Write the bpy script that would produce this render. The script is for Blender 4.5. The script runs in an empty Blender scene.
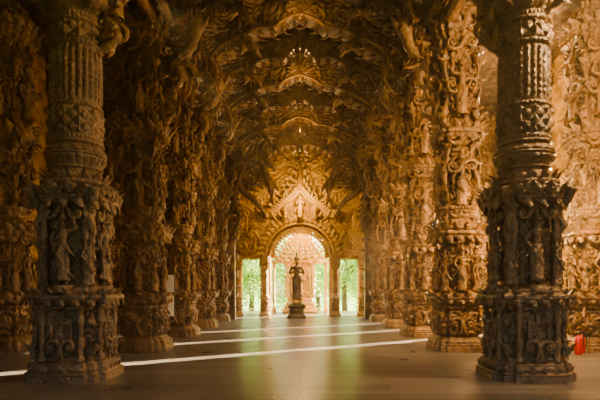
import bpy, math, random
import numpy as np
from mathutils import Vector, Matrix
random.seed(5); rng=np.random.default_rng(7)
PI=math.pi

# ------------------------------------------------------------ mesh builder
class MB:
    def __init__(s): s.V=[];s.Q=[];s.n=0
    def add(s,V,F,m=0,T=None):
        V=np.asarray(V,float).reshape(-1,3)
        if T is not None: V=V@T[:3,:3].T+T[:3,3]
        F=np.asarray(F,int); s.V.append(V); s.Q.append((F+s.n,m)); s.n+=len(V)
    def grid(s,P,wa=False,wb=False,m=0,T=None,mask=None):
        a,b=P.shape[:2]; idx=np.arange(a*b).reshape(a,b)
        I=idx if not wa else np.vstack([idx,idx[:1]])
        if wb: I=np.hstack([I,I[:,:1]])
        F=np.stack([I[:-1,:-1],I[1:,:-1],I[1:,1:],I[:-1,1:]],-1)
        F=F[mask] if mask is not None else F.reshape(-1,4)
        s.add(P.reshape(-1,3),F,m,T)
    def box(s,c,h,m=0,T=None):
        c=np.array(c,float);h=np.array(h,float)
        V=np.array([[x,y,z] for x in(-1,1) for y in(-1,1) for z in(-1,1)])*h+c
        s.add(V,[[0,1,3,2],[4,6,7,5],[0,4,5,1],[2,3,7,6],[0,2,6,4],[1,5,7,3]],m,T)
    def merge(s,o,T=None,m=None):
        if o.n==0:return
        V=np.vstack(o.V)
        if T is not None: V=V@T[:3,:3].T+T[:3,3]
        s.V.append(V)
        for F,mm in o.Q: s.Q.append((F+s.n,mm if m is None else m))
        s.n+=len(V)
    def tube(s,P,R,k=8,m=0,T=None,flat=1.0):
        P=np.asarray(P,float);n=len(P);R=np.broadcast_to(np.asarray(R,float),(n,))
        t=np.gradient(P,axis=0);t/=np.linalg.norm(t,axis=1)[:,None]+1e-9
        a=np.array([0,0,1.]) if abs(t[0][2])<.9 else np.array([0,1.,0])
        nrm=np.cross(t[0],a);nrm/=np.linalg.norm(nrm);N=[]
        for i in range(n):
            nrm=nrm-t[i]*np.dot(nrm,t[i]);nrm/=np.linalg.norm(nrm)+1e-9;N.append(nrm)
        N=np.array(N);B=np.cross(t,N);th=np.arange(k)/k*2*PI
        G=P[:,None]+R[:,None,None]*(np.cos(th)[None,:,None]*N[:,None]+flat*np.sin(th)[None,:,None]*B[:,None])
        G=np.concatenate([np.repeat(P[:1][:,None],k,1),G,np.repeat(P[-1:][:,None],k,1)],0)
        s.grid(G,wb=True,m=m,T=T)
    def lathe(s,prof,k=24,m=0,T=None,sx=1,sy=1,fl=0,nf=8):
        pr=np.asarray(prof,float);th=np.arange(k)/k*2*PI
        r=pr[:,0][:,None]*(1+fl*np.cos(nf*th)[None])
        G=np.stack([r*np.cos(th)*sx,r*np.sin(th)*sy,np.repeat(pr[:,1][:,None],k,1)],-1)
        s.grid(G,wb=True,m=m,T=T)
    def leaf(s,b,d,o,L,W,curl=.5,m=0,T=None):
        b=np.array(b,float);d=np.array(d,float);d/=np.linalg.norm(d)
        o=np.array(o,float);o=o-d*np.dot(o,d);o/=np.linalg.norm(o)+1e-9;w=np.cross(d,o)
        t=np.linspace(0,1,9);cx=np.array([-1,-.5,0,.5,1.])
        wd=W*.5*np.sin(PI*np.clip(t,0,1)**.62)*(1-.25*t)+W*.12*(1-t)
        ctr=b+np.outer(L*np.sin(t*1.25)/1.0,d)+np.outer(L*curl*(t**2.2),o)+np.outer(L*.12*np.sin(t*PI*2),w)
        ridge=np.array([0,.5,1,.5,0])
        G=ctr[:,None]+wd[:,None,None]*cx[None,:,None]*w+ (wd*.5)[:,None,None]*ridge[None,:,None]*o
        s.grid(G,m=m,T=T)
        G2=ctr[:,None]+wd[:,None,None]*cx[None,:,None]*w-(wd*.35)[:,None,None]*ridge[None,:,None]*o
        s.grid(G2,m=m,T=T)
    def volute(s,c,e1,e2,r,th,turns=1.6,ph=0,sg=1,tail=0,m=0,T=None,k=7):
        c=np.array(c,float);e1=np.array(e1,float);e2=np.array(e2,float)
        n=int(16*turns)+4;a=np.linspace(0,turns*2*PI,n)
        rr=r*np.exp(-a*.22)
        P=c+np.outer(rr*np.cos(ph+sg*a),e1)+np.outer(rr*np.sin(ph+sg*a),e2)
        R=th*np.exp(-a*.13)
        if tail>0:
            d=P[0]-P[1];d/=np.linalg.norm(d);q=np.linspace(1,.15,5)[:,None]*tail
            rad=(P[0]-c)/r
            P=np.vstack([P[0]+d*q+rad*(q**2)/(tail)*.5,P]);R=np.concatenate([th*np.linspace(.15,.95,5),R])
        s.tube(P,R,k=k,m=m,T=T)
        s.ball(P[-1],th*.95,m=m,T=T)
    def ball(s,c,r,m=0,T=None,k=8,sc=(1,1,1)):
        t=np.linspace(0,PI,k//2+2);th=np.arange(k)/k*2*PI
        G=np.stack([np.outer(np.sin(t),np.cos(th))*sc[0],np.outer(np.sin(t),np.sin(th))*sc[1],np.repeat(np.cos(t)[:,None],k,1)*sc[2]],-1)*r+np.array(c)
        s.grid(G,wb=True,m=m,T=T)
    def mesh(s,name,mats,smooth=True):
        V=np.vstack(s.V);me=bpy.data.meshes.new(name)
        me.vertices.add(len(V));me.vertices.foreach_set('co',V.astype(np.float32).ravel())
        L=[];st=[];mi=[];c=0
        for F,m in s.Q:
            k=F.shape[1];L.append(F.ravel());st.append(c+np.arange(len(F))*k);c+=F.size;mi.append(np.full(len(F),m))
        L=np.concatenate(L);st=np.concatenate(st);mi=np.concatenate(mi)
        me.loops.add(len(L));me.loops.foreach_set('vertex_index',L.astype(np.int32))
        me.polygons.add(len(st));me.polygons.foreach_set('loop_start',st.astype(np.int32))
        me.polygons.foreach_set('material_index',mi.astype(np.int32))
        me.polygons.foreach_set('use_smooth',np.full(len(st),smooth))
        me.update(calc_edges=True);me.validate()
        for x in mats: me.materials.append(x)
        return me
def obj(name,me,loc=(0,0,0),rz=0,scale=(1,1,1)):
    o=bpy.data.objects.new(name,me);o.location=loc;o.rotation_euler=(0,0,rz);o.scale=scale
    bpy.context.collection.objects.link(o);return o
def TR(loc=(0,0,0),rz=0,sc=1,mx=False,rx=0):
    M=Matrix.Translation(loc)@Matrix.Rotation(rz,4,'Z')@Matrix.Rotation(rx,4,'X')@Matrix.Diagonal((sc*(-1 if mx else 1),sc,sc,1))
    return np.array(M)
def hsh(i,j,s): 
    x=np.sin(i*127.1+j*311.7+s*74.7)*43758.5453; return x-np.floor(x)
def swirl(u,v,per=None,seed=0):
    iu=np.floor(u);iv=np.floor(v);bd=np.full(u.shape,9.);bx=np.zeros(u.shape);by=np.zeros(u.shape);bs=np.ones(u.shape);bp=np.zeros(u.shape)
    for a in(-1,0,1):
        for b in(-1,0,1):
            ci=iu+a;cj=iv+b;hi=np.mod(ci,per) if per else ci
            cx=ci+.5+.32*(hsh(hi,cj,seed)*2-1);cy=cj+.5+.32*(hsh(hi,cj,seed+3)*2-1)
            dx=u-cx;dy=v-cy;d=np.hypot(dx,dy);k=d<bd
            bd=np.where(k,d,bd);bx=np.where(k,dx,bx);by=np.where(k,dy,by)
            bs=np.where(k,np.sign(hsh(hi,cj,seed+5)-.5),bs);bp=np.where(k,hsh(hi,cj,seed+9)*6.28,bp)
    th=np.arctan2(by,bx);dome=np.sqrt(np.clip(1-(bd/.85)**2,0,1))
    sp=.5+.5*np.cos(2*th+bs*13*bd**.8+bp)
    return dome*(.3+.7*sp**.8)
def catmull(P,n=8):
    P=np.asarray(P,float);P=np.vstack([2*P[0]-P[1],P,2*P[-1]-P[-2]]);out=[]
    for i in range(1,len(P)-2):
        for t in np.arange(n)/n:
            a,b,c,d=P[i-1:i+3];out.append(.5*(2*b+(c-a)*t+(2*a-5*b+4*c-d)*t*t+(3*b-a-3*c+d)*t**3))
    out.append(P[-2]);return np.array(out)

# ------------------------------------------------------------ materials
def mat(name): 
    m=bpy.data.materials.new(name);m.use_nodes=True;nt=m.node_tree
    return m,nt,nt.nodes['Principled BSDF']
def wood(name,c1,c2,rough=.45,bs=.5,scale=9,metal=0,spec=.5):
    m,nt,p=mat(name);N=nt.nodes;Lk=nt.links.new
    tc=N.new('ShaderNodeTexCoord');n=N.new('ShaderNodeTexNoise');n.inputs['Scale'].default_value=2.3;n.inputs['Detail'].default_value=6
    Lk(tc.outputs['Object'],n.inputs['Vector'])
    r=N.new('ShaderNodeValToRGB');r.color_ramp.elements[0].position=.3;r.color_ramp.elements[1].position=.7
    r.color_ramp.elements[0].color=(*c1,1);r.color_ramp.elements[1].color=(*c2,1)
    Lk(n.outputs['Fac'],r.inputs['Fac']);Lk(r.outputs['Color'],p.inputs['Base Color'])
    v=N.new('ShaderNodeTexVoronoi');v.feature='SMOOTH_F1';v.inputs['Scale'].default_value=scale
    n2=N.new('ShaderNodeTexNoise');n2.inputs['Scale'].default_value=scale*.8;n2.inputs['Distortion'].default_value=2.5;n2.inputs['Detail'].default_value=4
    Lk(tc.outputs['Object'],v.inputs['Vector']);Lk(tc.outputs['Object'],n2.inputs['Vector'])
    a=N.new('ShaderNodeMath');a.operation='ADD';Lk(v.outputs['Distance'],a.inputs[0]);Lk(n2.outputs['Fac'],a.inputs[1])
    b=N.new('ShaderNodeBump');b.inputs['Strength'].default_value=bs;b.inputs['Distance'].default_value=.05
    Lk(a.outputs[0],b.inputs['Height']);Lk(b.outputs['Normal'],p.inputs['Normal'])
    p.inputs['Roughness'].default_value=rough;p.inputs['Metallic'].default_value=metal;p.inputs['Specular IOR Level'].default_value=spec
    return m
M_wood=wood('carved_teak',(.105,.058,.028),(.31,.170,.072),.33,.7,11)
M_wood2=wood('carved_teak_fine',(.10,.062,.038),(.25,.152,.082),.33,.7,16)
M_wall=wood('wall_teak',(.22,.115,.032),(.50,.29,.085),.36,.7,8)
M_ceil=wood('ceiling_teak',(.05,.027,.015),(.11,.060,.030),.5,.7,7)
M_gold=wood('gilded_teak',(.42,.23,.05),(.70,.43,.12),.34,.6,14)
M_bronze=wood('dark_bronze',(.12,.075,.035),(.21,.135,.06),.36,.15,14,.3)
def plain(name,c,rough=.5,metal=0,em=None,es=0):
    m,nt,p=mat(name);p.inputs['Base Color'].default_value=(*c,1);p.inputs['Roughness'].default_value=rough;p.inputs['Metallic'].default_value=metal
    N=nt.nodes;n=N.new('ShaderNodeTexNoise');n.inputs['Scale'].default_value=30;b=N.new('ShaderNodeBump');b.inputs['Strength'].default_value=.05
    nt.links.new(n.outputs['Fac'],b.inputs['Height']);nt.links.new(b.outputs['Normal'],p.inputs['Normal'])
    if em: p.inputs['Emission Color'].default_value=(*em,1);p.inputs['Emission Strength'].default_value=es
    return m
M_brass=plain('brass',(.4,.25,.1),.35,.9)
M_bulb=plain('lamp_bulb',(1,.8,.5),.4,0,(1,.6,.25),.9)
M_red=plain('red_paint',(.4,.015,.01),.35)
M_black=plain('black_rubber',(.02,.02,.02),.5)
M_white=plain('sign_white',(.75,.72,.66),.5)
M_bark=plain('bark',(.12,.08,.05),.9)
# floor planks
M_floor,nt,p=mat('polished_plank_floor');N=nt.nodes;Lk=nt.links.new
tc=N.new('ShaderNodeTexCoord');mp=N.new('ShaderNodeMapping');Lk(tc.outputs['Object'],mp.inputs['Vector'])
br=N.new('ShaderNodeTexBrick');br.inputs['Scale'].default_value=1;br.inputs['Brick Width'].default_value=2.4;br.inputs['Row Height'].default_value=.3
br.inputs['Mortar Size'].default_value=.010;br.inputs['Color1'].default_value=(.105,.092,.080,1);br.inputs['Color2'].default_value=(.185,.162,.140,1);br.inputs['Mortar'].default_value=(.03,.025,.02,1)
Lk(mp.outputs['Vector'],br.inputs['Vector'])
n=N.new('ShaderNodeTexNoise');n.inputs['Scale'].default_value=1.4;n.inputs['Detail'].default_value=8;Lk(tc.outputs['Object'],n.inputs['Vector'])
mx=N.new('ShaderNodeMix');mx.data_type='RGBA';mx.blend_type='OVERLAY';mx.inputs[0].default_value=.45
Lk(br.outputs['Color'],mx.inputs[6]);Lk(n.outputs['Fac'],mx.inputs[7]);Lk(mx.outputs[2],p.inputs['Base Color'])
mr=N.new('ShaderNodeMapRange');mr.inputs[3].default_value=.24;mr.inputs[4].default_value=.34;Lk(n.outputs['Fac'],mr.inputs[0]);Lk(mr.outputs[0],p.inputs['Roughness'])
bp=N.new('ShaderNodeBump');bp.inputs['Strength'].default_value=.35;bp.inputs['Distance'].default_value=.008
Lk(br.outputs['Fac'],bp.inputs['Height']);bp.invert=True;Lk(bp.outputs['Normal'],p.inputs['Normal'])
# leaves
M_leaf,nt,p=mat('tree_leaves');N=nt.nodes
n=N.new('ShaderNodeTexNoise');n.inputs['Scale'].default_value=1.5;r=N.new('ShaderNodeValToRGB')
r.color_ramp.elements[0].color=(.24,.48,.09,1);r.color_ramp.elements[1].color=(.62,.76,.26,1)
nt.links.new(n.outputs['Fac'],r.inputs['Fac']);nt.links.new(r.outputs['Color'],p.inputs['Base Color'])
tl=N.new('ShaderNodeBsdfTranslucent');nt.links.new(r.outputs['Color'],tl.inputs['Color']);ad=N.new('ShaderNodeMixShader');ad.inputs[0].default_value=.55
nt.links.new(p.outputs[0],ad.inputs[1]);nt.links.new(tl.outputs[0],ad.inputs[2]);nt.links.new(ad.outputs[0],N['Material Output'].inputs[0])
M_grass=wood('grass',(.12,.28,.06),(.25,.45,.14),.9,.3,20)
# air haze
M_haze=bpy.data.materials.new('dusty_air');M_haze.use_nodes=True;nt=M_haze.node_tree
nt.nodes.remove(nt.nodes['Principled BSDF']);vs=nt.nodes.new('ShaderNodeVolumeScatter')
vs.inputs['Color'].default_value=(1,.9,.68,1);vs.inputs['Density'].default_value=.0034;vs.inputs['Anisotropy'].default_value=.35
nt.links.new(vs.outputs[0],nt.nodes['Material Output'].inputs['Volume'])

# ------------------------------------------------------------ figures
def skin(pts,edges,root=0,sub=1):
    me=bpy.data.meshes.new('t');me.from_pydata([p[:3] for p in pts],edges,[]);o=bpy.data.objects.new('t',me)
    bpy.context.collection.objects.link(o)
    md=o.modifiers.new('s','SKIN')
    for i,p in enumerate(pts):
        sv=me.skin_vertices[0].data[i];sv.radius=(p[3],p[3] if len(p)<5 else p[4]);sv.use_root=(i==root)
    sb=o.modifiers.new('b','SUBSURF');sb.levels=sub
    dg=bpy.context.evaluated_depsgraph_get();ev=o.evaluated_get(dg);m=ev.to_mesh()
    V=np.array([v.co[:] for v in m.vertices]);Q=[list(f.vertices) for f in m.polygons]
    ev.to_mesh_clear();bpy.data.objects.remove(o);bpy.data.meshes.remove(me)
    b=MB();
    q=[f for f in Q if len(f)==4]
    b.add(V,q)
    t=[f for f in Q if len(f)==3]
    if t: b.Q.append((np.array(t),0))
    return b
def figure(pose=0,sub=1):
    sw=.02 if pose!=2 else 0
    P=[(0,0,.52,.068,.06),(sw*.4,0,.60,.052,.045),(-sw*.3,0,.70,.07,.055),(-sw*.4,0,.775,.062,.045),(-sw*.3,0,.825,.026,.026),(0,-.006,.868,.036,.042),(0,-.002,.93,.046,.05)]
    E=[(0,1),(1,2),(2,3),(3,4),(4,5),(5,6)]
    def chain(st,c):
        k=st
        for q in c: P.append(q);E.append((k,len(P)-1));k=len(P)-1
        return k
    chain(0,[(.058,0,.49,.055),(.066,-.02,.28,.038),(.062,.0,.06,.022),(.07,-.065,.02,.018)])
    chain(0,[(-.058,0,.49,.055),(-.062,-.005,.28,.038),(-.058,.01,.06,.022),(-.068,-.055,.02,.018)])
    hands=[]
    if pose==0:
        chain(3,[(.10,0,.785,.032),(.145,-.015,.65,.024),(.10,-.09,.73,.018),(.09,-.11,.78,.018)]);hands.append(((.09,-.11,.785),(0,-.1,1)))
        chain(3,[(-.10,0,.785,.032),(-.155,.01,.64,.024),(-.16,-.03,.50,.018),(-.16,-.04,.455,.018)]);hands.append(((-.16,-.04,.45),(0,-.1,-1)))
    elif pose==1:
        chain(3,[(.10,0,.785,.032),(.19,-.01,.83,.024),(.16,-.03,.96,.018),(.15,-.03,1.0,.018)]);hands.append(((.15,-.03,1.0),(-.2,-.1,1)))
        chain(3,[(-.10,0,.785,.032),(-.17,.0,.66,.024),(-.10,-.05,.56,.018),(-.08,-.06,.54,.018)]);hands.append(((-.08,-.06,.54),(.6,-.1,-1)))
    else:
        for s_ in(1,-1):
            chain(3,[(.105*s_,0,.785,.034),(.165*s_,-.02,.645,.026),(.05*s_,-.115,.70,.019),(.016*s_,-.13,.745,.018)]);hands.append(((.014*s_,-.13,.75),(-.05*s_,-.15,1)))
    b=skin(P,E,0,sub)
    for h,d in hands:
        h=np.array(h);d=np.array(d,float);d/=np.linalg.norm(d);sd=np.cross(d,[0,1,0]);sd/=np.linalg.norm(sd)
        for i,l in enumerate((.036,.045,.048,.042)):
            o=h+sd*(i-1.5)*.009;b.tube([o,o+d*l*.5,o+d*l+np.array([0,-.006,0])],[.0055,.005,.003],k=5)
        o=h-sd*.016-d*.012;b.tube([o,o-sd*.012+d*.015,o-sd*.014+d*.03],[.006,.0055,.003],k=5)
    b.tube([(0,-.045,.93),(0,-.058,.905),(0,-.048,.898)],[.006,.01,.006],k=6)
    for s_ in(1,-1):
        b.ball((.017*s_,-.045,.922),.008,sc=(1.3,.6,.7));b.tube([(.045*s_,0,.935),(.054*s_,0,.91),(.048*s_,0,.86)],[.008,.01,.006],k=6)
    b.tube([(-.014,-.046,.886),(0,-.05,.884),(.014,-.046,.886)],[.003,.006,.003],k=6)
    b.lathe([(0,.93),(.058,.945),(.062,.955),(.054,.965),(.056,.985),(.046,.99),(.044,1.01),(.034,1.015),(.032,1.04),(.022,1.045),(.018,1.08),(.01,1.10),(.006,1.16),(0,1.18)],16)
    for a in np.linspace(0,2*PI,7)[:-1]:
        b.leaf((.055*math.cos(a),.055*math.sin(a),.955),(0,0,1),(math.cos(a),math.sin(a),0),.06,.035,.2)
    b.lathe([(.03,.835),(.07,.81),(.1,.79),(.09,.78),(.05,.785)],16,sy=.65)
    b.lathe([(.055,.61),(.078,.585),(.085,.57),(.075,.56)],16,sy=.85)
    b.lathe([(.07,.58),(.088,.53),(.098,.48),(.093,.36),(.088,.22),(.10,.12),(.115,.07),(.10,.075),(.08,.1)],28,sy=.75,fl=.07,nf=9)
    b.leaf((0,-.075,.57),(0,-.05,-1),(0,-1,0),.32,.09,.08)
    for s_ in(1,-1):
        b.leaf((.08*s_,-.02,.58),(.35*s_,0,-1),(s_,0,0),.24,.07,.35)
        b.leaf((.09*s_,0,.2),(.6*s_,0,-1),(s_,0,.3),.14,.06,.5)
        b.leaf((.1*s_,0,.79),(.8*s_,0,.6),(s_*.3,0,1),.08,.05,.5)
    return b
FIG=[figure(0),figure(1),figure(2)]
FIGH=figure(2,2)

# ------------------------------------------------------------ columns
def redent(th,s):
    c=np.abs(np.cos(th))+1e-6;q=np.abs(np.sin(th))+1e-6
    rc=lambda a,b:np.minimum(a/c,b/q)
    r=np.maximum(np.maximum(rc(1,.62),rc(.62,1)),rc(.83,.83))
    return r*s+(1-s)
def col_surface(mb,secs,nth=192,cells=9,seed=0,dz=.013,csz=.27):
    th=(np.arange(nth)+.5)/nth*2*PI;rows=[]
    for (z0,z1,w0,w1,sh,orn,amp,pf) in secs:
        n=max(3,int((z1-z0)/dz));t=np.linspace(0,1,n)
        e={'lin':t,'cy':t*t*(3-2*t),'out':np.sqrt(t),'in':t*t}.get(pf,t)
        w=w0+(w1-w0)*e
        if pf=='tor': w=w+ .5*(z1-z0)*np.sqrt(np.clip(1-(2*t-1)**2,0,1))
        z=z0+(z1-z0)*t
        TH,Z=np.meshgrid(th,z);W=w[:,None]*redent(TH,sh)
        t2=t[:,None]*np.ones_like(TH)
        edge=np.clip(np.minimum(t2,1-t2)*8,0,1)
        if orn=='sw': h=swirl(TH/(2*PI)*cells,Z/csz,cells,seed)*edge
        elif orn=='lat':
            a=TH*12;b=Z*34; h=(np.abs(np.sin((a+b)/2))*np.abs(np.sin((a-b)/2)))**.6*edge
            h=h+.5*(np.cos(TH*12)>.93)
        elif orn=='pet': h=np.sqrt(np.abs(np.cos(TH*8)))*np.sin(PI*np.clip(t2,0,1)**.7)
        elif orn=='pet2': h=np.sqrt(np.abs(np.cos(TH*12)))*np.sin(PI*np.clip(1-t2,0,1)**.7)
        elif orn=='bead': h=np.abs(np.cos(TH*20))*np.sin(PI*t2)
        elif orn=='flu': h=np.abs(np.cos(TH*12))*edge*(.6+.4*np.abs(np.sin(Z*34)))
        else: h=0*TH
        R=W+amp*(h-.3 if orn=='sw' else h)
        rows.append(np.stack([R*np.cos(TH),R*np.sin(TH),Z],-1))
    mb.grid(np.concatenate(rows),wb=True)
def colonnette(mb,x,y,z0,z1,r):
    H=z1-z0;pr=[(1.3,0),(1.3,.04),(.9,.06),(1.1,.1),(.7,.14),(1.0,.22),(1.15,.3),(.8,.42),(.6,.46),(1,.5),(.6,.54),(.8,.6),(1.1,.7),(.9,.8),(.6,.86),(1.1,.9),(.9,.94),(1.3,.96),(1.3,1)]
    P=[(r*a,z0+H*b) for a,b in pr]
    mb.lathe(P,14,T=TR((x,y,0)),fl=.08,nf=7)
def ring_leaves(mb,r,z,n,L,W,up=1,curl=.5,ph=0,sq=0,lean=.3):
    for i in range(n):
        a=ph+i/n*2*PI;rr=r*float(redent(np.array(a),sq));o=(math.cos(a),math.sin(a),0)
        mb.leaf((rr*o[0],rr*o[1],z),(o[0]*lean,o[1]*lean,up),o,L,W,curl)
def face_volutes(mb,r,z,size,th,rots=4,off=.0,up=1):
    for q in range(rots):
        a=q*2*PI/rots;o=np.array([math.cos(a),math.sin(a),0]);t=np.array([-o[1],o[0],0])
        for s_ in(1,-1):
            c=o*r+t*s_*size*(.95+off)+np.array([0,0,z])
            mb.volute(c,t*s_,np.array([0,0,up]),size,th,1.5,PI*1.1,-1,tail=size*1.2)
def corner_scroll(mb,r,z,size,th,up=1,n=4,ph=PI/4):
    for q in range(n):
        a=ph+q*2*PI/n;o=np.array([math.cos(a),math.sin(a),0])
        c=o*r+np.array([0,0,z]);mb.volute(c,o,np.array([0,0,up]),size,th,1.5,PI*.9,-1,tail=size*1.8)
        mb.leaf(c+o*size*.6,(o[0]*.3,o[1]*.3,up),o,size*1.6,size*1.0,.5)
def column_A():
    mb=MB()
    S=[(0,.10,.60,.60,1,'',0,'lin'),(.10,.14,.60,.56,1,'',0,'cy'),(.14,.24,.55,.55,1,'pet',.02,'lin'),(.24,.30,.55,.47,1,'',0,'cy'),(.30,.34,.48,.48,1,'bead',.015,'lin'),
       (.34,1.02,.41,.41,1,'sw',.10,'lin'),(1.02,1.06,.47,.47,1,'bead',.015,'lin'),(1.06,1.18,.45,.57,1,'pet',.03,'cy'),(1.18,1.24,.60,.60,1,'',0,'lin'),(1.24,1.28,.58,.52,1,'bead',.012,'lin'),
       (1.28,1.40,.50,.36,1,'pet',.03,'cy'),(1.40,2.50,.28,.26,1,'sw',.09,'lin'),(2.50,2.62,.30,.48,1,'pet2',.03,'cy'),(2.62,2.68,.52,.52,1,'',0,'lin'),(2.68,2.86,.48,.42,.8,'sw',.08,'lin'),(2.86,2.92,.46,.46,.4,'bead',.015,'lin'),
       (2.92,3.10,.40,.34,.1,'pet',.04,'cy'),(3.10,3.15,.36,.36,0,'',0,'tor'),(3.15,3.30,.36,.42,0,'pet2',.03,'cy'),(3.30,3.35,.42,.42,0,'',0,'tor'),(3.35,3.47,.42,.36,0,'pet',.03,'cy'),(3.47,3.52,.38,.38,0,'',0,'tor'),(3.52,3.60,.37,.37,0,'bead',.02,'lin'),
       (3.60,4.02,.35,.35,0,'lat',.045,'lin'),(4.02,4.07,.375,.375,0,'bead',.02,'lin'),(4.07,4.93,.335,.335,0,'flu',.045,'lin'),(4.93,4.98,.375,.375,0,'bead',.02,'lin'),(4.98,5.25,.35,.35,0,'lat',.045,'lin'),
       (5.25,5.31,.37,.37,0,'',0,'tor'),(5.31,5.40,.36,.36,0,'bead',.02,'lin'),(5.40,5.62,.36,.50,.2,'pet2',.05,'cy'),(5.62,5.72,.52,.52,1,'',0,'lin'),(5.72,5.9,.5,.36,1,'pet',.03,'cy'),(5.9,7.4,.36,.34,1,'sw',.07,'lin'),(7.4,10.,.33,.33,1,'sw',.05,'lin')]
    col_surface(mb,S,220,10,1,.011,.25)
    face_volutes(mb,.52,.50,.13,.04);face_volutes(mb,.47,.86,.10,.032,up=-1)
    corner_scroll(mb,.56,.42,.12,.05);corner_scroll(mb,.53,.92,.10,.04,up=-1)
    for q in range(4):
        a=q*PI/2;o=np.array([math.cos(a),math.sin(a)]);t=np.array([-o[1],o[0]])
        T=TR((0,0,0),a)
        mb.box((.45,0,.68),(.03,.14,.15),T=T)
        for sy in(1,-1):
            mb.box((.485,sy*.14,.68),(.02,.018,.17),T=T);mb.box((.485,0,.68+sy*.155),(.02,.16,.018),T=T)
        for k in range(8):
            b=k/8*2*PI;mb.leaf((.48,0,.68),(0.1,math.cos(b),math.sin(b)),(1,0,0),.11,.07,.25,T=T)
        mb.ball((.5,0,.68),.03,T=T)
        f=FIG[(q)%2];mb.merge(f,TR((o[0]*.43,o[1]*.43,1.37),a+PI/2,1.0))
        mb.lathe([(0,1.26),(.16,1.27),(.17,1.30),(.12,1.33),(.14,1.38),(0,1.385)],20,T=TR((o[0]*.42,o[1]*.42,0)),fl=.05,nf=10)
        for s_ in(1,-1):
            colonnette(mb,o[0]*.37+t[0]*.30*s_,o[1]*.37+t[1]*.30*s_,1.3,2.55,.05)
            colonnette(mb,o[0]*.47+t[0]*.27*s_,o[1]*.47+t[1]*.27*s_,.3,1.1,.05)
        c=a+PI/4;d=np.array([math.cos(c),math.sin(c)])
        mb.merge(FIG[1],TR((d[0]*.50,d[1]*.50,1.33),c+PI/2,.72,mx=(q%2==0)))
        P=catmull([(d[0]*.42,d[1]*.42,2.1),(d[0]*.56,d[1]*.56,2.25),(d[0]*.47,d[1]*.47,2.42),(d[0]*.60,d[1]*.60,2.6),(d[0]*.68,d[1]*.68,2.78)],6)
        mb.tube(P,np.linspace(.04,.075,len(P)));
        for s_ in(1,-1): mb.volute((o[0]*.55+t[0]*s_*.14,o[1]*.55+t[1]*s_*.14,2.74),[t[0]*s_,t[1]*s_,0],[0,0,1],.12,.038,1.4,PI,-1,tail=.1)
        for s_ in(1,-1): mb.volute((o[0]*.44+t[0]*s_*.2,o[1]*.44+t[1]*s_*.2,2.42),[t[0]*s_,t[1]*s_,0],[0,0,-1],.1,.035,1.4,PI,-1,tail=.15)
    ring_leaves(mb,.56,1.24,16,.13,.11,1,.3,.2,1);ring_leaves(mb,.60,1.18,20,.12,.10,-1,.2,.1,1,.1)
    ring_leaves(mb,.50,2.66,16,.24,.15,1,.55,.2,1);ring_leaves(mb,.52,2.62,16,.16,.12,-1,.3,.1,1,.1)
    ring_leaves(mb,.42,2.92,14,.18,.13,1,.5);ring_leaves(mb,.38,5.42,14,.22,.16,1,.6);ring_leaves(mb,.48,5.68,16,.2,.14,1,.5,.1,1)
    ring_leaves(mb,.54,.12,20,.12,.1,1,.2,.1,1)
    corner_scroll(mb,.48,5.55,.12,.05,up=-1)
    return mb.mesh('carved_column_front',[M_wood2])
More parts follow.
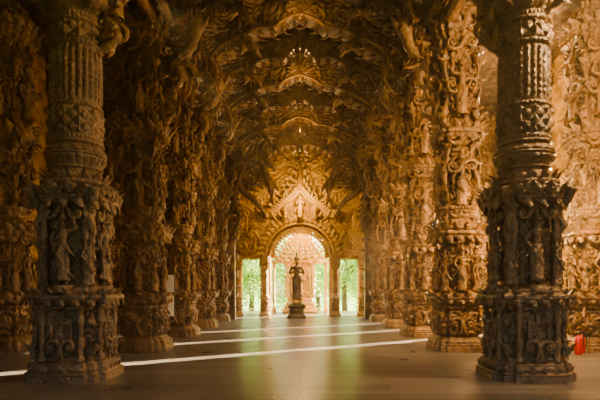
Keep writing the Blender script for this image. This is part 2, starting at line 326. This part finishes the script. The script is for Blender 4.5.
def column_B():
    mb=MB()
    S=[(0,.12,.56,.56,1,'',0,'lin'),(.12,.2,.53,.53,1,'pet',.03,'lin'),(.2,.3,.53,.44,1,'',0,'cy'),(.3,.9,.41,.41,1,'sw',.10,'lin'),(.9,.96,.45,.45,1,'bead',.02,'lin'),(.96,1.1,.44,.55,1,'pet2',.03,'cy'),(1.1,1.18,.57,.57,1,'',0,'lin'),
       (1.18,1.3,.53,.34,1,'pet',.03,'cy'),(1.3,2.3,.29,.29,1,'sw',.09,'lin'),(2.3,2.45,.30,.5,1,'pet2',.04,'cy'),(2.45,2.55,.53,.53,1,'sw',.04,'lin'),(2.55,2.8,.48,.34,.7,'pet',.04,'cy'),
       (2.8,3.0,.33,.40,.3,'sw',.06,'lin'),(3.0,3.08,.42,.42,.3,'bead',.02,'lin'),(3.08,4.4,.31,.29,.6,'sw',.11,'lin'),(4.4,4.6,.3,.47,.8,'pet2',.05,'cy'),(4.6,4.7,.5,.5,1,'sw',.04,'lin'),(4.7,4.95,.46,.32,.8,'pet',.04,'cy'),
       (4.95,6.5,.31,.31,.7,'sw',.11,'lin'),(6.5,6.75,.32,.5,1,'pet2',.05,'cy'),(6.75,6.9,.53,.53,1,'sw',.04,'lin'),(6.9,7.3,.46,.4,1,'sw',.06,'lin'),(7.3,10,.33,.33,1,'sw',.06,'lin')]
    col_surface(mb,S,176,8,4,.016,.28)
    face_volutes(mb,.47,.6,.16,.05);corner_scroll(mb,.52,.45,.14,.055);corner_scroll(mb,.50,.85,.1,.04,up=-1)
    for q in range(4):
        a=q*PI/2;o=np.array([math.cos(a),math.sin(a)]);t=np.array([-o[1],o[0]])
        mb.merge(FIG[(q+1)%2],TR((o[0]*.42,o[1]*.42,1.2),a+PI/2,.98))
        c=a+PI/4;d=np.array([math.cos(c),math.sin(c)])
        mb.merge(FIG[q%2],TR((d[0]*.46,d[1]*.46,1.2),c+PI/2,.8))
        mb.merge(FIG[q%2],TR((o[0]*.38,o[1]*.38,2.98),a+PI/2,1.15))
        mb.merge(FIG[(q+1)%2],TR((o[0]*.40,o[1]*.40,4.9),a+PI/2,1.2,mx=True))
        for z,s in((2.4,.16),(3.9,.18),(4.5,.16),(5.6,.2),(6.5,.2)):
            for s_ in(1,-1): mb.volute((o[0]*.42+t[0]*s_*.2,o[1]*.42+t[1]*s_*.2,z),[t[0]*s_,t[1]*s_,0],[0,0,1 if s_>0 else -1],s,.045,1.5,PI,-1,tail=s)
        zz=np.linspace(2.7,6.9,60);rr=.42+.09*np.sin(zz*5.2+q);P=np.stack([d[0]*rr,d[1]*rr,zz],-1)
        mb.tube(P,.05+.02*np.sin(zz*10.4))
        for k in range(14):
            z=2.85+k*.29;r=.46+.09*math.sin(z*5.2+q);mb.leaf((d[0]*r,d[1]*r,z),(d[0]*.6,d[1]*.6,(1 if k%2 else -.5)),(d[0],d[1],0),.2,.13,.7)
    for z,r,L in((1.15,.55,.14),(2.5,.5,.26),(4.65,.47,.26),(6.85,.5,.26)):
        ring_leaves(mb,r,z,16,L,.15,1,.5,.1,1);ring_leaves(mb,r,z-.05,16,L*.7,.13,-1,.4,.3,1,.15)
    return mb.mesh('carved_column_body',[M_wood])
CA=column_A();CB=column_B()
Xc=3.4;ROWS=[10.9,14.0,17.1,20.2,23.3]
for s_ in(-1,1): obj('carved_column',CA,(s_*Xc,7.6,0))
for i,y in enumerate(ROWS[:4]):
    for s_ in(-1,1): obj('carved_column',CB,(s_*Xc,y,0),PI/2*((i+ (s_>0))%4))
for y in(7.6,10.9,14.0,17.1,20.2):
    for s_ in(-1,1): obj('aisle_column',CB,(s_*6.35,y,0),PI/2)

# ------------------------------------------------------------ nagas and brackets
def naga(mb,pts,r0,r1,T=None,crest=.22,head=True,side=(0,1,0)):
    P=catmull(pts,10);n=len(P);t=np.linspace(0,1,n)
    R=(r0+(r1-r0)*t)*(1+.08*np.cos(t*n*1.3));mb.tube(P,R,k=10,T=T)
    tg=np.gradient(P,axis=0);side=np.array(side,float)
    for i in range(2,n-2,3):
        d=tg[i]/np.linalg.norm(tg[i]);o=np.cross(d,side);o/=np.linalg.norm(o)+1e-9
        mb.leaf(P[i]+o*R[i]*.6,o*1.0-d*.5,-d,crest*(.6+.6*t[i]),crest*.55,.6,T=T)
    if head:
        d=tg[-1]/np.linalg.norm(tg[-1]);o=np.cross(d,side);o/=np.linalg.norm(o)
        h=P[-1];L=r1*4.2
        mb.tube([h-d*r1,h+d*r1*.6,h+d*L*.6+o*r1*.2,h+d*L+o*r1*.9],[r1*1.1,r1*1.35,r1*.8,r1*.25],k=9,T=T)
        mb.tube([h-o*r1*.3,h+d*L*.35-o*r1*1.2,h+d*L*.75-o*r1*1.5],[r1*.9,r1*.55,r1*.2],k=8,T=T)
        for sg in(1,-1): mb.ball(h+d*r1*1.2+o*r1*.9+side*sg*r1*.7,r1*.35,T=T)
        for k in range(5): mb.leaf(h+o*r1*(.9)-d*r1*.6*k,o*1.2-d*(k*.35),-d,crest*(1.5-.15*k),crest*.6,.4,T=T)
def bracket():
    mb=MB()
    naga(mb,[(-.05,0,4.9),(.25,0,5.15),(.1,0,5.55),(.4,0,5.85),(.3,0,6.3),(.62,0,6.55),(.75,0,6.95)],.07,.13,crest=.26)
    mb.volute((.35,0,6.9),(1,0,0),(0,0,1),.3,.09,1.7,PI*1.2,1,tail=.4)
    mb.volute((.28,.05,5.2),(1,0,0),(0,0,1),.2,.06,1.6,PI*.9,-1,tail=.3)
    mb.volute((.22,-.05,6.1),(1,0,0),(0,0,1),.22,.07,1.6,PI*.2,1,tail=.3)
    mb.merge(FIG[1],TR((.28,-.0,5.35),PI*.5,1.0))
    for k in range(12):
        z=4.9+k*.18;mb.leaf((.05+.035*k,(-1)**k*.12,z),(.8,(-1)**k*.4,.6),(0,0,-1 if k%2 else 1),.28,.16,.7)
    return mb.mesh('naga_bracket_carving',[M_wood])
BR=bracket()
for i,y in enumerate([7.6]+ROWS[:4]):
    obj('naga_bracket',BR,(-Xc+.36,y,.0),0)
    obj('naga_bracket',BR,(Xc-.36,y,.0),PI)

# ------------------------------------------------------------ panels
def panel(mb,o,eu,ev,en,W,H,res,amp,cell,seed,holes=None,m=0):
    o=np.array(o,float);eu=np.array(eu,float);ev=np.array(ev,float);en=np.array(en,float)
    u=np.linspace(0,W,int(W/res)+1);v=np.linspace(0,H,int(H/res)+1);U,V=np.meshgrid(u,v,indexing='ij')
    h=swirl(U/cell,V/cell,None,seed)*amp+swirl(U/cell*2.3+5,V/cell*2.3,None,seed+20)*amp*.35
    mask=None
    if holes is not None:
        uc=(U[:-1,:-1]+U[1:,1:])/2;vc=(V[:-1,:-1]+V[1:,1:])/2;mask=~holes(uc,vc)
    P=o+U[...,None]*eu+V[...,None]*ev+h[...,None]*en
    mb.grid(P,m=m,mask=mask)
Y0,Y1=-3,24.2
mb=MB();mb.box((0,12.5,-.1),(7.2,16.5,.1));obj('floor',mb.mesh('floor',[M_floor],False))
mb=MB();mb.box((0,40,-.7),(60,60,.1));obj('ground',mb.mesh('ground',[M_grass],False))
SL=[(15.25,.30),(15.76,.09),(18.32,.28),(18.80,.09),(21.42,.28),(21.88,.1)]
def side_wall(name,sg,slits):
    mb=MB()
    def holes(u,v):
        y=u+Y0;k=np.zeros(u.shape,bool)
        for c,h in slits: k|=(np.abs(y-c)<h)&(v>.15)&(v<4.6+ .6*np.sqrt(np.clip(1-((y-c)/h)**2,0,1)))
        return k
    panel(mb,(sg*6.95,Y0,0),(0,1,0),(0,0,1),(-sg,0,0),Y1-Y0,7.6,.04,.12,.55,3,holes)
    panel(mb,(sg*7.05,Y0,0),(0,1,0),(0,0,1),(sg,0,0),Y1-Y0,7.6,.04,.02,.55,3,holes)
    for c,h in slits:
        for e in(-1,1):
            mb.box((sg*7.0,c+e*(h+.03),2.3),(.06,.03,2.3));
            if h>.1:
                for k in range(9): mb.volute((sg*6.87,c+e*(h+.14),.6+k*.45),(0,e,0),(0,0,1),.1,.035,1.4,PI,-1 if k%2 else 1,tail=.05)
        P=[(sg*6.9,c+h*math.cos(a)*1.05,4.6+.7*math.sin(a)) for a in np.linspace(0,PI,13)];mb.tube(P,.05)
    obj(name,mb.mesh(name,[M_wall]))
side_wall('wall_right',1,SL)
side_wall('wall_left',-1,[(18.6,.45)])
mb=MB()
panel(mb,(-7.1,-3,0),(1,0,0),(0,0,1),(0,1,0),14.2,10.6,.08,.1,.6,33,lambda u,v:(np.abs(u-7.1)<3.6)&(v<5.4))
panel(mb,(-7.1,-3.2,0),(1,0,0),(0,0,1),(0,-1,0),14.2,10.6,.16,.02,.6,33,lambda u,v:(np.abs(u-7.1)<3.5)&(v<5.3))
for sx in(-3.7,3.7): mb.box((sx,-3.05,2.7),(.12,.25,2.7))
mb.box((0,-3.05,5.5),(3.9,.25,.15));obj('wall_back',mb.mesh('wall_back',[M_wall]))
mb=MB()
for sg in(-1,1):
    for (x,z,hx,hz) in((Xc-.52,7.22,.12,.05),(Xc-.42,7.36,.1,.09),(Xc-.5,7.72,.14,.05),(Xc-.3,7.0,.1,.12)):
        mb.box((sg*x,12.6,z),(hx,11.6,hz))
    panel(mb,(sg*(Xc-.4),1,7.3),(0,1,0),(0,0,1),(-sg,0,0),23.2,.45,.035,.08,.3,9)
    for k in range(116):
        y=1+k*.2;mb.leaf((sg*(Xc-.5),y,7.16),(-sg*.25,0,-1),(-sg,0,0),.2,.15,.4);
        mb.leaf((sg*(Xc-.55),y,7.74),(-sg*.3,0,1),(-sg,0,0),.2,.15,.5)
obj('trim_1',mb.mesh('cornice',[M_wood]))
# vault
mb=MB()
ya=np.linspace(-3,24.2,600);a=np.linspace(0,PI,210);A,Yg=np.meshgrid(a,ya)
rx=Xc-.35;X=-rx*np.cos(A);Z=7.7+2.6*(.72*np.sin(A)**.85+.28*(1-np.abs(np.cos(A))))
h=swirl(A/PI*14,Yg/.62,None,11)*.16+.12*(np.abs(np.sin(A*7))<.12)
P=np.stack([X*(1-h/3),Yg,Z-h*np.sin(A)],-1);mb.grid(P)
for sg in(-1,1):
    panel(mb,(sg*3.2,Y0,7.55),(sg,0,0),(0,1,0),(0,0,-1),3.9,Y1-Y0,.07,.12,.6,15)
mb.box((0,10.7,10.7),(7.3,13.9,.1));mb.box((5.2,10.7,7.8),(2.1,13.9,.1));mb.box((-5.2,10.7,7.8),(2.1,13.9,.1))
for sg in(-1,1): mb.box((sg*3.6,10.7,9.2),(.1,13.9,1.4))
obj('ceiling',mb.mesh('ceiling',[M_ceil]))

# transverse arches (pointed, cusped)
def arch_mesh(z0,a_in,b_in,thick,depth,seed,leafs=22,cusp=.09,nc=5):
    mb=MB();pz=lambda p:.7*np.sin(p)**.85+.3*(1-np.abs(np.cos(p)))
    ph=np.linspace(0,PI,150);s=np.linspace(0,1,26);PH,S_=np.meshgrid(ph,s,indexing='ij')
    cfn=lambda p:1-cusp*(1-np.abs(np.sin(p*nc)))**1.5
    cf=1-(1-cfn(PH))*(1-S_)
    X=-(a_in*cf+thick*S_*.9)*np.cos(PH);Z=z0+(b_in*cf+thick*S_)*pz(PH)
    arc=PH*(a_in+b_in)/2
    h=swirl(arc/.34,S_*thick/.34,None,seed)*.15+.06*(S_>.92)+.07*(S_<.07)
    for sg in(-1,1): mb.grid(np.stack([X,sg*(depth/2+h),Z],-1))
    q=np.linspace(-1,1,7)
    for j in(0,-1):
        G=np.stack([np.repeat(X[:,j][:,None],7,1),q[None,:]*(depth/2+h[:,j][:,None]),np.repeat(Z[:,j][:,None],7,1)],-1);mb.grid(G)
    for off,tr in((.02,.055),(.97,.05)):
        pp=np.linspace(.02,PI-.02,150);cc=1-(1-cfn(pp))*(1-off)
        mb.tube(np.stack([-(a_in*cc+thick*off*.9)*np.cos(pp),pp*0-depth/2-.12,z0+(b_in*cc+thick*off)*pz(pp)],-1),tr)
    for i in range(leafs):
        p=PI*(i+.5)/leafs;cfp=float(cfn(p));zz=float(pz(p))
        x=-a_in*cfp*math.cos(p);z=z0+b_in*cfp*zz;sg=1 if x<0 else -1
        for yy in(-depth/2-.05,depth/2): mb.leaf((x,yy,z),(.55*math.cos(p)+.5*sg,0,-1*math.sin(p)-.35),(sg,-.4,.2),.27,.18,.7)
        if i%2==0: mb.volute((x*1.05-.0,-depth/2-.12,z+.12),(sg,0,0),(0,0,1),.17,.05,1.5,PI*.8,1,tail=.25)
        if i%2: 
            xo=-(a_in+thick*.7)*math.cos(p);zo=z0+(b_in+thick*.7)*zz;mb.volute((xo,-depth/2-.12,zo),(-sg,0,0),(0,0,1),.15,.045,1.5,PI*.8,-1,tail=.2)
    mb.merge(FIG[2],TR((0,-depth/2-.12,z0+b_in-.2),0,.6))
    for k in range(9):
        mb.leaf((0,-depth/2-.08,z0+b_in+.15),(math.sin((k-4)*.38),-.1,math.cos((k-4)*.38)),(0,-1,0),.45,.2,.25)
    for mxx in(False,True):
        T=TR((0,0,0),0,1,mx=mxx)
        naga(mb,[(a_in*1.02,-depth/2-.1,z0-.35),(a_in*.93,-depth/2-.12,z0+.1),(a_in*.98,-depth/2-.12,z0+b_in*.35),(a_in*.82,-depth/2-.14,z0+b_in*.55),(a_in*.66,-depth/2-.16,z0+b_in*.62),(a_in*.55,-depth/2-.2,z0+b_in*.5)],.06,.10,T=T,crest=.24)
    return mb
AM=arch_mesh(7.35,2.45,1.85,.8,.3,31).mesh('arch_carving',[M_wood])
AM2=arch_mesh(7.35,2.6,1.85,.7,.18,77,30,.13,7).mesh('arch_carving_light',[M_wood])
for k,y in enumerate((10.9,12.45,14.0,15.55,17.1,18.65,20.2)):
    obj('carved_arch',AM if k%2==0 else AM2,(0,y,0),0,(1,1,1.0-.019*k))
# far gate
mb=arch_mesh(5.6,2.35,2.0,1.3,.4,47,26,.12,4)
for mxx in(False,True):
    T=TR((0,0,0),0,1,mx=mxx)
    mb.volute((2.05,-.4,5.9),(1,0,0),(0,0,1),.68,.15,1.7,-PI*.45,1,tail=1.0,T=T,k=10)
    naga(mb,[(2.9,-.35,3.4),(2.6,-.4,4.3),(2.75,-.4,5.2),(2.3,-.45,6.6),(1.75,-.45,6.75),(1.45,-.5,6.2),(1.3,-.5,5.8)],.1,.16,T=T,crest=.36)
    mb.volute((1.35,-.4,7.25),(1,0,0),(0,0,1),.42,.1,1.6,PI,-1,tail=.6,T=T)
    mb.volute((2.75,-.35,4.3),(1,0,0),(0,0,1),.35,.09,1.6,0,1,tail=.5,T=T)
    for k in range(14):
        z=.2+k*.4;mb.leaf((2.75,-.3,z+.3),(-.8,-.2,.7),(0,0,1 if k%2 else -1),.32,.2,.6,T=T)
    mb.box((3.1,0,2.8),(.3,.2,2.8),T=T)
obj('carved_gate_arch',mb.mesh('gate_arch',[M_wood]),(0,21.6,0))

# ------------------------------------------------------------ end wall with openings
mb=MB()
def eh(u,v):
    x=u-7.1;k=(np.abs(x)<1.45)&(v<2.75+1.45*np.sqrt(np.clip(1-(x/1.45)**2,0,1))-.1*np.abs(np.cos(x*7)))
    return k|((np.abs(x)>1.88)&(np.abs(x)<2.85)&(v<2.85))|((np.abs(x)>4.6)&(np.abs(x)<5.6)&(v<3.4))
panel(mb,(-7.1,24.2,0),(1,0,0),(0,0,1),(0,-1,0),14.2,10.4,.045,.16,.45,21,eh)
panel(mb,(-7.1,24.5,0),(1,0,0),(0,0,1),(0,1,0),14.2,10.4,.09,.02,.6,21,eh)
for sg in(-1,1):
    for x,w in((1.46,.05),(1.86,.05),(2.87,.06),(4.6,.06),(5.6,.06)): mb.box((sg*x,24.25,1.4),(w,.2,1.4 if x<4 else 1.7))
    mb.box((sg*2.37,24.2,2.9),(.6,.25,.09));mb.box((sg*2.37,24.15,3.1),(.55,.2,.05))
    for k in range(7): mb.leaf((sg*(1.9+k*.16),24.0,2.97),(0,-.1,1),(0,-1,0),.28,.17,.4);mb.leaf((sg*(1.9+k*.16),24.0,2.85),(0,-.1,-1),(0,-1,0),.2,.15,.4)
for rr,yy in((1.48,24.05),(1.68,23.9),(1.9,23.95)):
    P=[(rr*math.cos(a),yy,2.75+rr*1.0*math.sin(a)) for a in np.linspace(0,PI,40)];mb.tube(P,.07)
for a in np.linspace(.1,PI-.1,23): mb.leaf((1.72*math.cos(a),23.9,2.78+1.72*math.sin(a)),(math.cos(a),-.1,math.sin(a)),(0,-1,.3),.4,.22,.35);mb.leaf((1.42*math.cos(a),24.0,2.75+1.42*math.sin(a)),(-math.cos(a)*.5,-.1,-math.sin(a)),(0,-1,-.3),.3,.2,.35)
for lay,(hw,zb,zt,yy) in enumerate(((2.85,3.2,7.0,24.0),(2.3,3.7,6.5,23.85),(1.6,4.7,6.0,23.72))):
    for s_ in(1,-1):
        P=catmull([(s_*hw,yy,zb),(s_*hw*.82,yy,zb+(zt-zb)*.12),(s_*hw*.55,yy,zb+(zt-zb)*.42),(s_*hw*.22,yy,zb+(zt-zb)*.7),(0,yy,zt)],8)
        mb.tube(P,.085)
        for i in range(0,len(P)-1,2):
            mb.leaf(P[i],(s_*.5,-.15,1),(s_*.2,-1,0),.36-.04*lay,.2,.3)
        mb.volute((s_*hw*1.0,yy-.05,zb+.15),(s_,0,0),(0,0,1),.26,.08,1.6,PI,-1,tail=.4)
mb.lathe([(.0,6.0),(.2,6.1),(.12,6.3),(.16,6.45),(.07,6.7),(.04,7.1),(0,7.4)],14,T=TR((0,23.8,0)))
mb.merge(FIG[2],TR((0,23.6,4.6),0,1.1))
for s_ in(1,-1):
    for k,(x,z,r) in enumerate(((.75,4.95,.28),(1.35,4.8,.3),(2.15,3.95,.3),(1.1,5.5,.3),(2.9,4.7,.42),(2.6,5.7,.45),(1.7,6.3,.42))):
        mb.volute((s_*x,23.8,z),(s_,0,0),(0,0,1),r,.08,1.7,PI*(.3*k),1 if k%2 else -1,tail=.4)
        mb.leaf((s_*x,23.85,z+r),(s_*.3,-.2,1),(0,-1,0),.35,.2,.4)
    mb.merge(FIG[0],TR((s_*.7,23.65,4.6),0,.75,mx=s_<0))
    mb.merge(FIG[1],TR((s_*2.15,23.8,3.1),0,.8,mx=s_<0))
obj('wall_end',mb.mesh('wall_end',[M_gold]))
mb=MB()
S=[(0,.1,.27,.27,1,'',0,'lin'),(.1,.25,.25,.2,1,'pet',.02,'cy'),(.25,.8,.18,.18,1,'sw',.04,'lin'),(.8,.9,.23,.23,1,'bead',.01,'lin'),(.9,1.05,.2,.16,0,'pet',.02,'cy'),(1.05,2.2,.15,.14,0,'lat',.02,'lin'),(2.2,2.45,.15,.25,.3,'pet2',.02,'cy'),(2.45,2.6,.26,.26,1,'',0,'lin'),(2.6,2.9,.24,.2,1,'sw',.03,'lin')]
col_surface(mb,S,96,8,2,.02,.2);ring_leaves(mb,.2,2.4,10,.15,.1);ring_leaves(mb,.2,.25,10,.12,.1)
GC=mb.mesh('gate_column_body',[M_wall])
for x in(-1.66,1.66): obj('gate_column',GC,(x,23.75,0))
for x in(-2.98,2.98): obj('gate_column',GC,(x,23.75,0))

# ------------------------------------------------------------ golden shrine
mb=MB()
for i in range(4): mb.box((0,0,.12+.2*i),(.95-.1*i,.5-.06*i,.1))
panel(mb,(-.5,-.12,.8),(1,0,0),(0,0,1),(0,-1,0),1.0,2.0,.025,.09,.3,5)
mb.box((0,.1,1.9),(.55,.2,1.15))
for s_ in(-1,1):
    col=MB();col_surface(col,[(0,.1,.14,.14,1,'',0,'lin'),(.1,1.6,.09,.085,0,'lat',.015,'lin'),(1.6,1.8,.09,.16,0,'pet2',.02,'cy'),(1.8,1.9,.17,.17,1,'',0,'lin')],64,6,3,.025,.15)
    mb.merge(col,TR((s_*.66,-.2,.8)))
    for k in range(6): mb.leaf((s_*(.72+.02*k),-.1,1.0+.32*k),(s_*.6,-.1,.8),(0,0,1),.28,.17,.7)
    mb.volute((s_*.45,-.3,3.0),(s_,0,0),(0,0,1),.28,.07,1.6,0,1,tail=.3)
    mb.volute((s_*.85,-.3,2.85),(s_,0,0),(0,0,1),.18,.05,1.6,0,-1,tail=.3)
for i in range(7):
    w=1.55-.2*i;mb.box((0,0,2.75+.22*i),(w,.3-.03*i,.07))
    for k in range(-4,5): mb.leaf((w*k/4,-.3+.03*i,2.8+.22*i),(k*.08,-.1,1),(0,-1,0),.24,.18,.3)
mb.lathe([(0.18,4.0),(.22,4.15),(.1,4.3),(.12,4.4),(.05,4.5),(.03,4.7),(0,4.9)],16)
for s_ in(-1,1): mb.lathe([(.12,0),(.12,.2),(.07,.3),(.06,2.4),(.12,2.6),(.12,2.7)],12,T=TR((s_*1.4,0,0)))
mb.merge(FIG[2],TR((0,-.38,.85),0,1.5))
obj('golden_shrine',mb.mesh('golden_shrine',[M_gold]),(0,27,0))
mb=MB();mb.box((0,27,5.6),(5,2.4,.1));
for sx in(-4.6,4.6): mb.box((sx,29,2.8),(.15,.15,2.8))
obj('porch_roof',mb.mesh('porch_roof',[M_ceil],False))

# ------------------------------------------------------------ central statue
mb=MB()
S=[(0,.08,.42,.42,1,'',0,'lin'),(.08,.2,.40,.32,1,'pet',.02,'cy'),(.2,.42,.31,.31,1,'sw',.04,'lin'),(.42,.52,.31,.4,1,'pet2',.02,'cy'),(.52,.58,.41,.41,1,'',0,'lin'),(.58,.7,.34,.26,0,'pet',.04,'cy'),(.7,.701,.26,.001,0,'',0,'lin')]
col_surface(mb,S,96,8,2,.015,.2)
mb.merge(FIGH,TR((0,0,.68),0,2.0))
obj('deity_statue',mb.mesh('deity_statue',[M_bronze]),(-.15,22.3,0))

# ------------------------------------------------------------ chandeliers
def chandelier(z,top,y,R):
    mb=MB();mb.tube([(0,0,top),(0,0,z+.4)],.008,k=6);mb.lathe([(0,-.18),(.05,-.12),(.03,-.06),(.1,0),(.13,.06),(.05,.14),(.07,.2),(.03,.28),(.02,.42),(0,.43)],14,T=TR((0,0,z)))
    mb.lathe([(0,top+.0),(.1,top-.02),(.02,top-.08)],12)
    for i in range(8):
        a=i/8*2*PI;c,s=math.cos(a),math.sin(a)
        P=catmull([(c*.08,s*.08,z+.05),(c*R*.5,s*R*.5,z-.1),(c*R*.9,s*R*.9,z-.02),(c*R,s*R,z+.1)],5);mb.tube(P,.014,k=6)
        mb.lathe([(.0,.08),(.05,.11),(.02,.12),(.018,.2),(0,.2)],8,T=TR((c*R,s*R,z)));mb.ball((c*R,s*R,z+.24),.024,m=1,sc=(1,1,1.5))
    return obj('chandelier',mb.mesh('chandelier',[M_brass,M_bulb]),(0,y,0))
chandelier(8.05,9.9,14.8,.26);chandelier(6.35,9.9,19.4,.26)

# ------------------------------------------------------------ sign, extinguisher
mb=MB();mb.box((0,0,.02),(.16,.14,.02),1);mb.box((0,.02,.5),(.02,.02,.5),1);mb.box((0,0,1.15),(.15,.015,.52),0);mb.box((0,.01,1.15),(.165,.012,.535),1)
obj('info_sign',mb.mesh('info_sign',[M_white,M_black],False),(-3.3,12.5,0),.1)
mb=MB();mb.lathe([(0,0),(.08,0),(.085,.03),(.085,.36),(.06,.43),(.03,.45),(.03,.5),(0,.5)],18);mb.box((0,0,.52),(.035,.02,.02),1);mb.tube([(0,0,.54),(.02,-.08,.57)],.012,m=1)
mb.tube(catmull([(.02,0,.5),(.12,0,.46),(.13,0,.3),(.11,0,.15)],6),.012,m=1)
EX=mb.mesh('fire_extinguisher',[M_red,M_black])
obj('fire_extinguisher',EX,(5.62,10.1,0),0,(.8,.8,.8));obj('fire_extinguisher',EX,(5.8,10.3,0),0,(.8,.8,.8))

# ------------------------------------------------------------ trees
def tree(seed):
    r=np.random.default_rng(seed);mb=MB();mb.tube([(0,0,-.6),(.1,0,1.5),(-.05,.1,3.2),(.1,0,5)],[.22,.17,.13,.06],m=1)
    for k in range(7):
        a=k*.9;mb.tube([(0,0,1.2+k*.4),(math.cos(a)*.8,math.sin(a)*.8,1.8+k*.45),(math.cos(a)*1.6,math.sin(a)*1.6,2.2+k*.5)],[.08,.05,.02],m=1,k=6)
    n=5200;c=r.normal(size=(46,3))*[1.5,1.2,1.5]+[0,0,3.0];c[:,2]=np.clip(c[:,2],.0,7)
    p=c[r.integers(0,46,n)]+r.normal(size=(n,3))*.38
    u=r.normal(size=(n,3));u/=np.linalg.norm(u,axis=1)[:,None];w=np.cross(u,r.normal(size=(n,3)));w/=np.linalg.norm(w,axis=1)[:,None]
    s=r.uniform(.08,.16,n)[:,None];V=np.stack([p-u*s,p+w*s*.5,p+u*s,p-w*s*.5],1)
    mb.add(V.reshape(-1,3),np.arange(4*n).reshape(-1,4),0);return mb.mesh('tree',[M_leaf,M_bark],False)
TM=[tree(1),tree(2)]
for i,(x,y) in enumerate(((-6.5,36),(-3.4,35),(-.4,38),(3.2,35.5),(6.4,36.5),(-9.5,39),(-5,42),(1.6,43),(5,43),(-13,24),(-15,29))):
    obj('tree',TM[i%2],(x,y,0),i*1.3)

# ------------------------------------------------------------ lights
w=bpy.data.worlds.new('World');bpy.context.scene.world=w;w.use_nodes=True;nt=w.node_tree;bg=nt.nodes['Background']
sky=nt.nodes.new('ShaderNodeTexSky');sky.sky_type='NISHITA';sky.sun_disc=False;sky.sun_elevation=math.radians(12);sky.sun_rotation=math.radians(60);sky.dust_density=2
nt.links.new(sky.outputs[0],bg.inputs['Color']);bg.inputs['Strength'].default_value=1.25
def light(kind,name,loc,energy,col,**k):
    l=bpy.data.lights.new(name,kind);l.energy=energy;l.color=col
    for a,b in k.items():
        if a not in('rot','tgt'): setattr(l,a,b)
    o=bpy.data.objects.new(name,l);o.location=loc;bpy.context.collection.objects.link(o)
    if 'tgt' in k: o.rotation_euler=(Vector(k['tgt'])-Vector(loc)).to_track_quat('-Z','Y').to_euler()
    return o
el=math.radians(19);dx,dy=.842,.54
sun=light('SUN','sun',(20,20,10),85,(1,.80,.54),angle=.009)
sun.rotation_euler=(-Vector((dx*math.cos(el),dy*math.cos(el),math.sin(el)))).to_track_quat('-Z','Y').to_euler()
W1=(1,.65,.28)
for y in(9.2,12.5,15.6,18.7): light('POINT','aisle_fill',(5.0,y,3.0),460,W1,shadow_soft_size=.08)  # added fill, stands in for the golden bounce in the right aisle
light('POINT','aisle_fill_upper',(5.2,12.5,6.3),280,W1,shadow_soft_size=.1)  # added fill high in the same aisle, no fixture there
light('POINT','shrine_fill',(0,25.7,4.9),520,(1,.68,.30),shadow_soft_size=.3)  # added light hidden above the opening to brighten the shrine
light('POINT','gate_backlight_fill',(0,22.6,5.4),230,W1,shadow_soft_size=.12)  # added backlight so the gate arch stands out
for y,z,e in((13.2,8.5,24),(16.3,8.1,38),(19.4,7.4,64)): light('POINT','vault_fill',(0,y,z),e,W1,shadow_soft_size=.08)  # fill added between the arches to set them off from the vault
light('SPOT','statue_fill',(0,19.5,7.0),650,(1,.72,.4),spot_size=.7,spot_blend=.6,shadow_soft_size=.1,tgt=(-.15,22.3,1.6))  # added light aimed at the statue, not a real fixture
for y,e in((6.2,220),(9.4,950),(12.6,1100),(15.8,1200)): light('SPOT','nave_fill',(-2.7,y,6.7),e,(1,.69,.34),spot_size=1.3,spot_blend=.8,shadow_soft_size=.04,tgt=(3.1,y+2.6,2.2))  # added fill from the left cornice, brightens the right columns
for y,e in((4.8,180),(12.6,560)): light('SPOT','nave_fill',(2.7,y,6.7),e,(1,.70,.36),spot_size=1.3,spot_blend=.8,shadow_soft_size=.04,tgt=(-3.1,y+2.8,2.2))  # added fill from the right cornice, brightens the left columns
light('POINT','haze_fill',(5.3,6.4,6.3),1700,(1,.70,.36),shadow_soft_size=.3)  # out-of-view light added for the haze glow and right front column
bpy.context.scene.view_settings.look='AgX - Medium High Contrast'

mb=MB();mb.box((0,11.5,5.2),(7.0,14.4,5.19));obj('dusty_air',mb.mesh('dusty_air',[M_haze],False))

# ------------------------------------------------------------ camera
cam=bpy.data.cameras.new('camera');co=bpy.data.objects.new('camera',cam);bpy.context.collection.objects.link(co)
co.location=(0,0,1.34);co.rotation_euler=(PI/2,0,0);cam.lens=30;cam.sensor_width=36;cam.shift_y=.1467;cam.clip_end=300
bpy.context.scene.camera=co
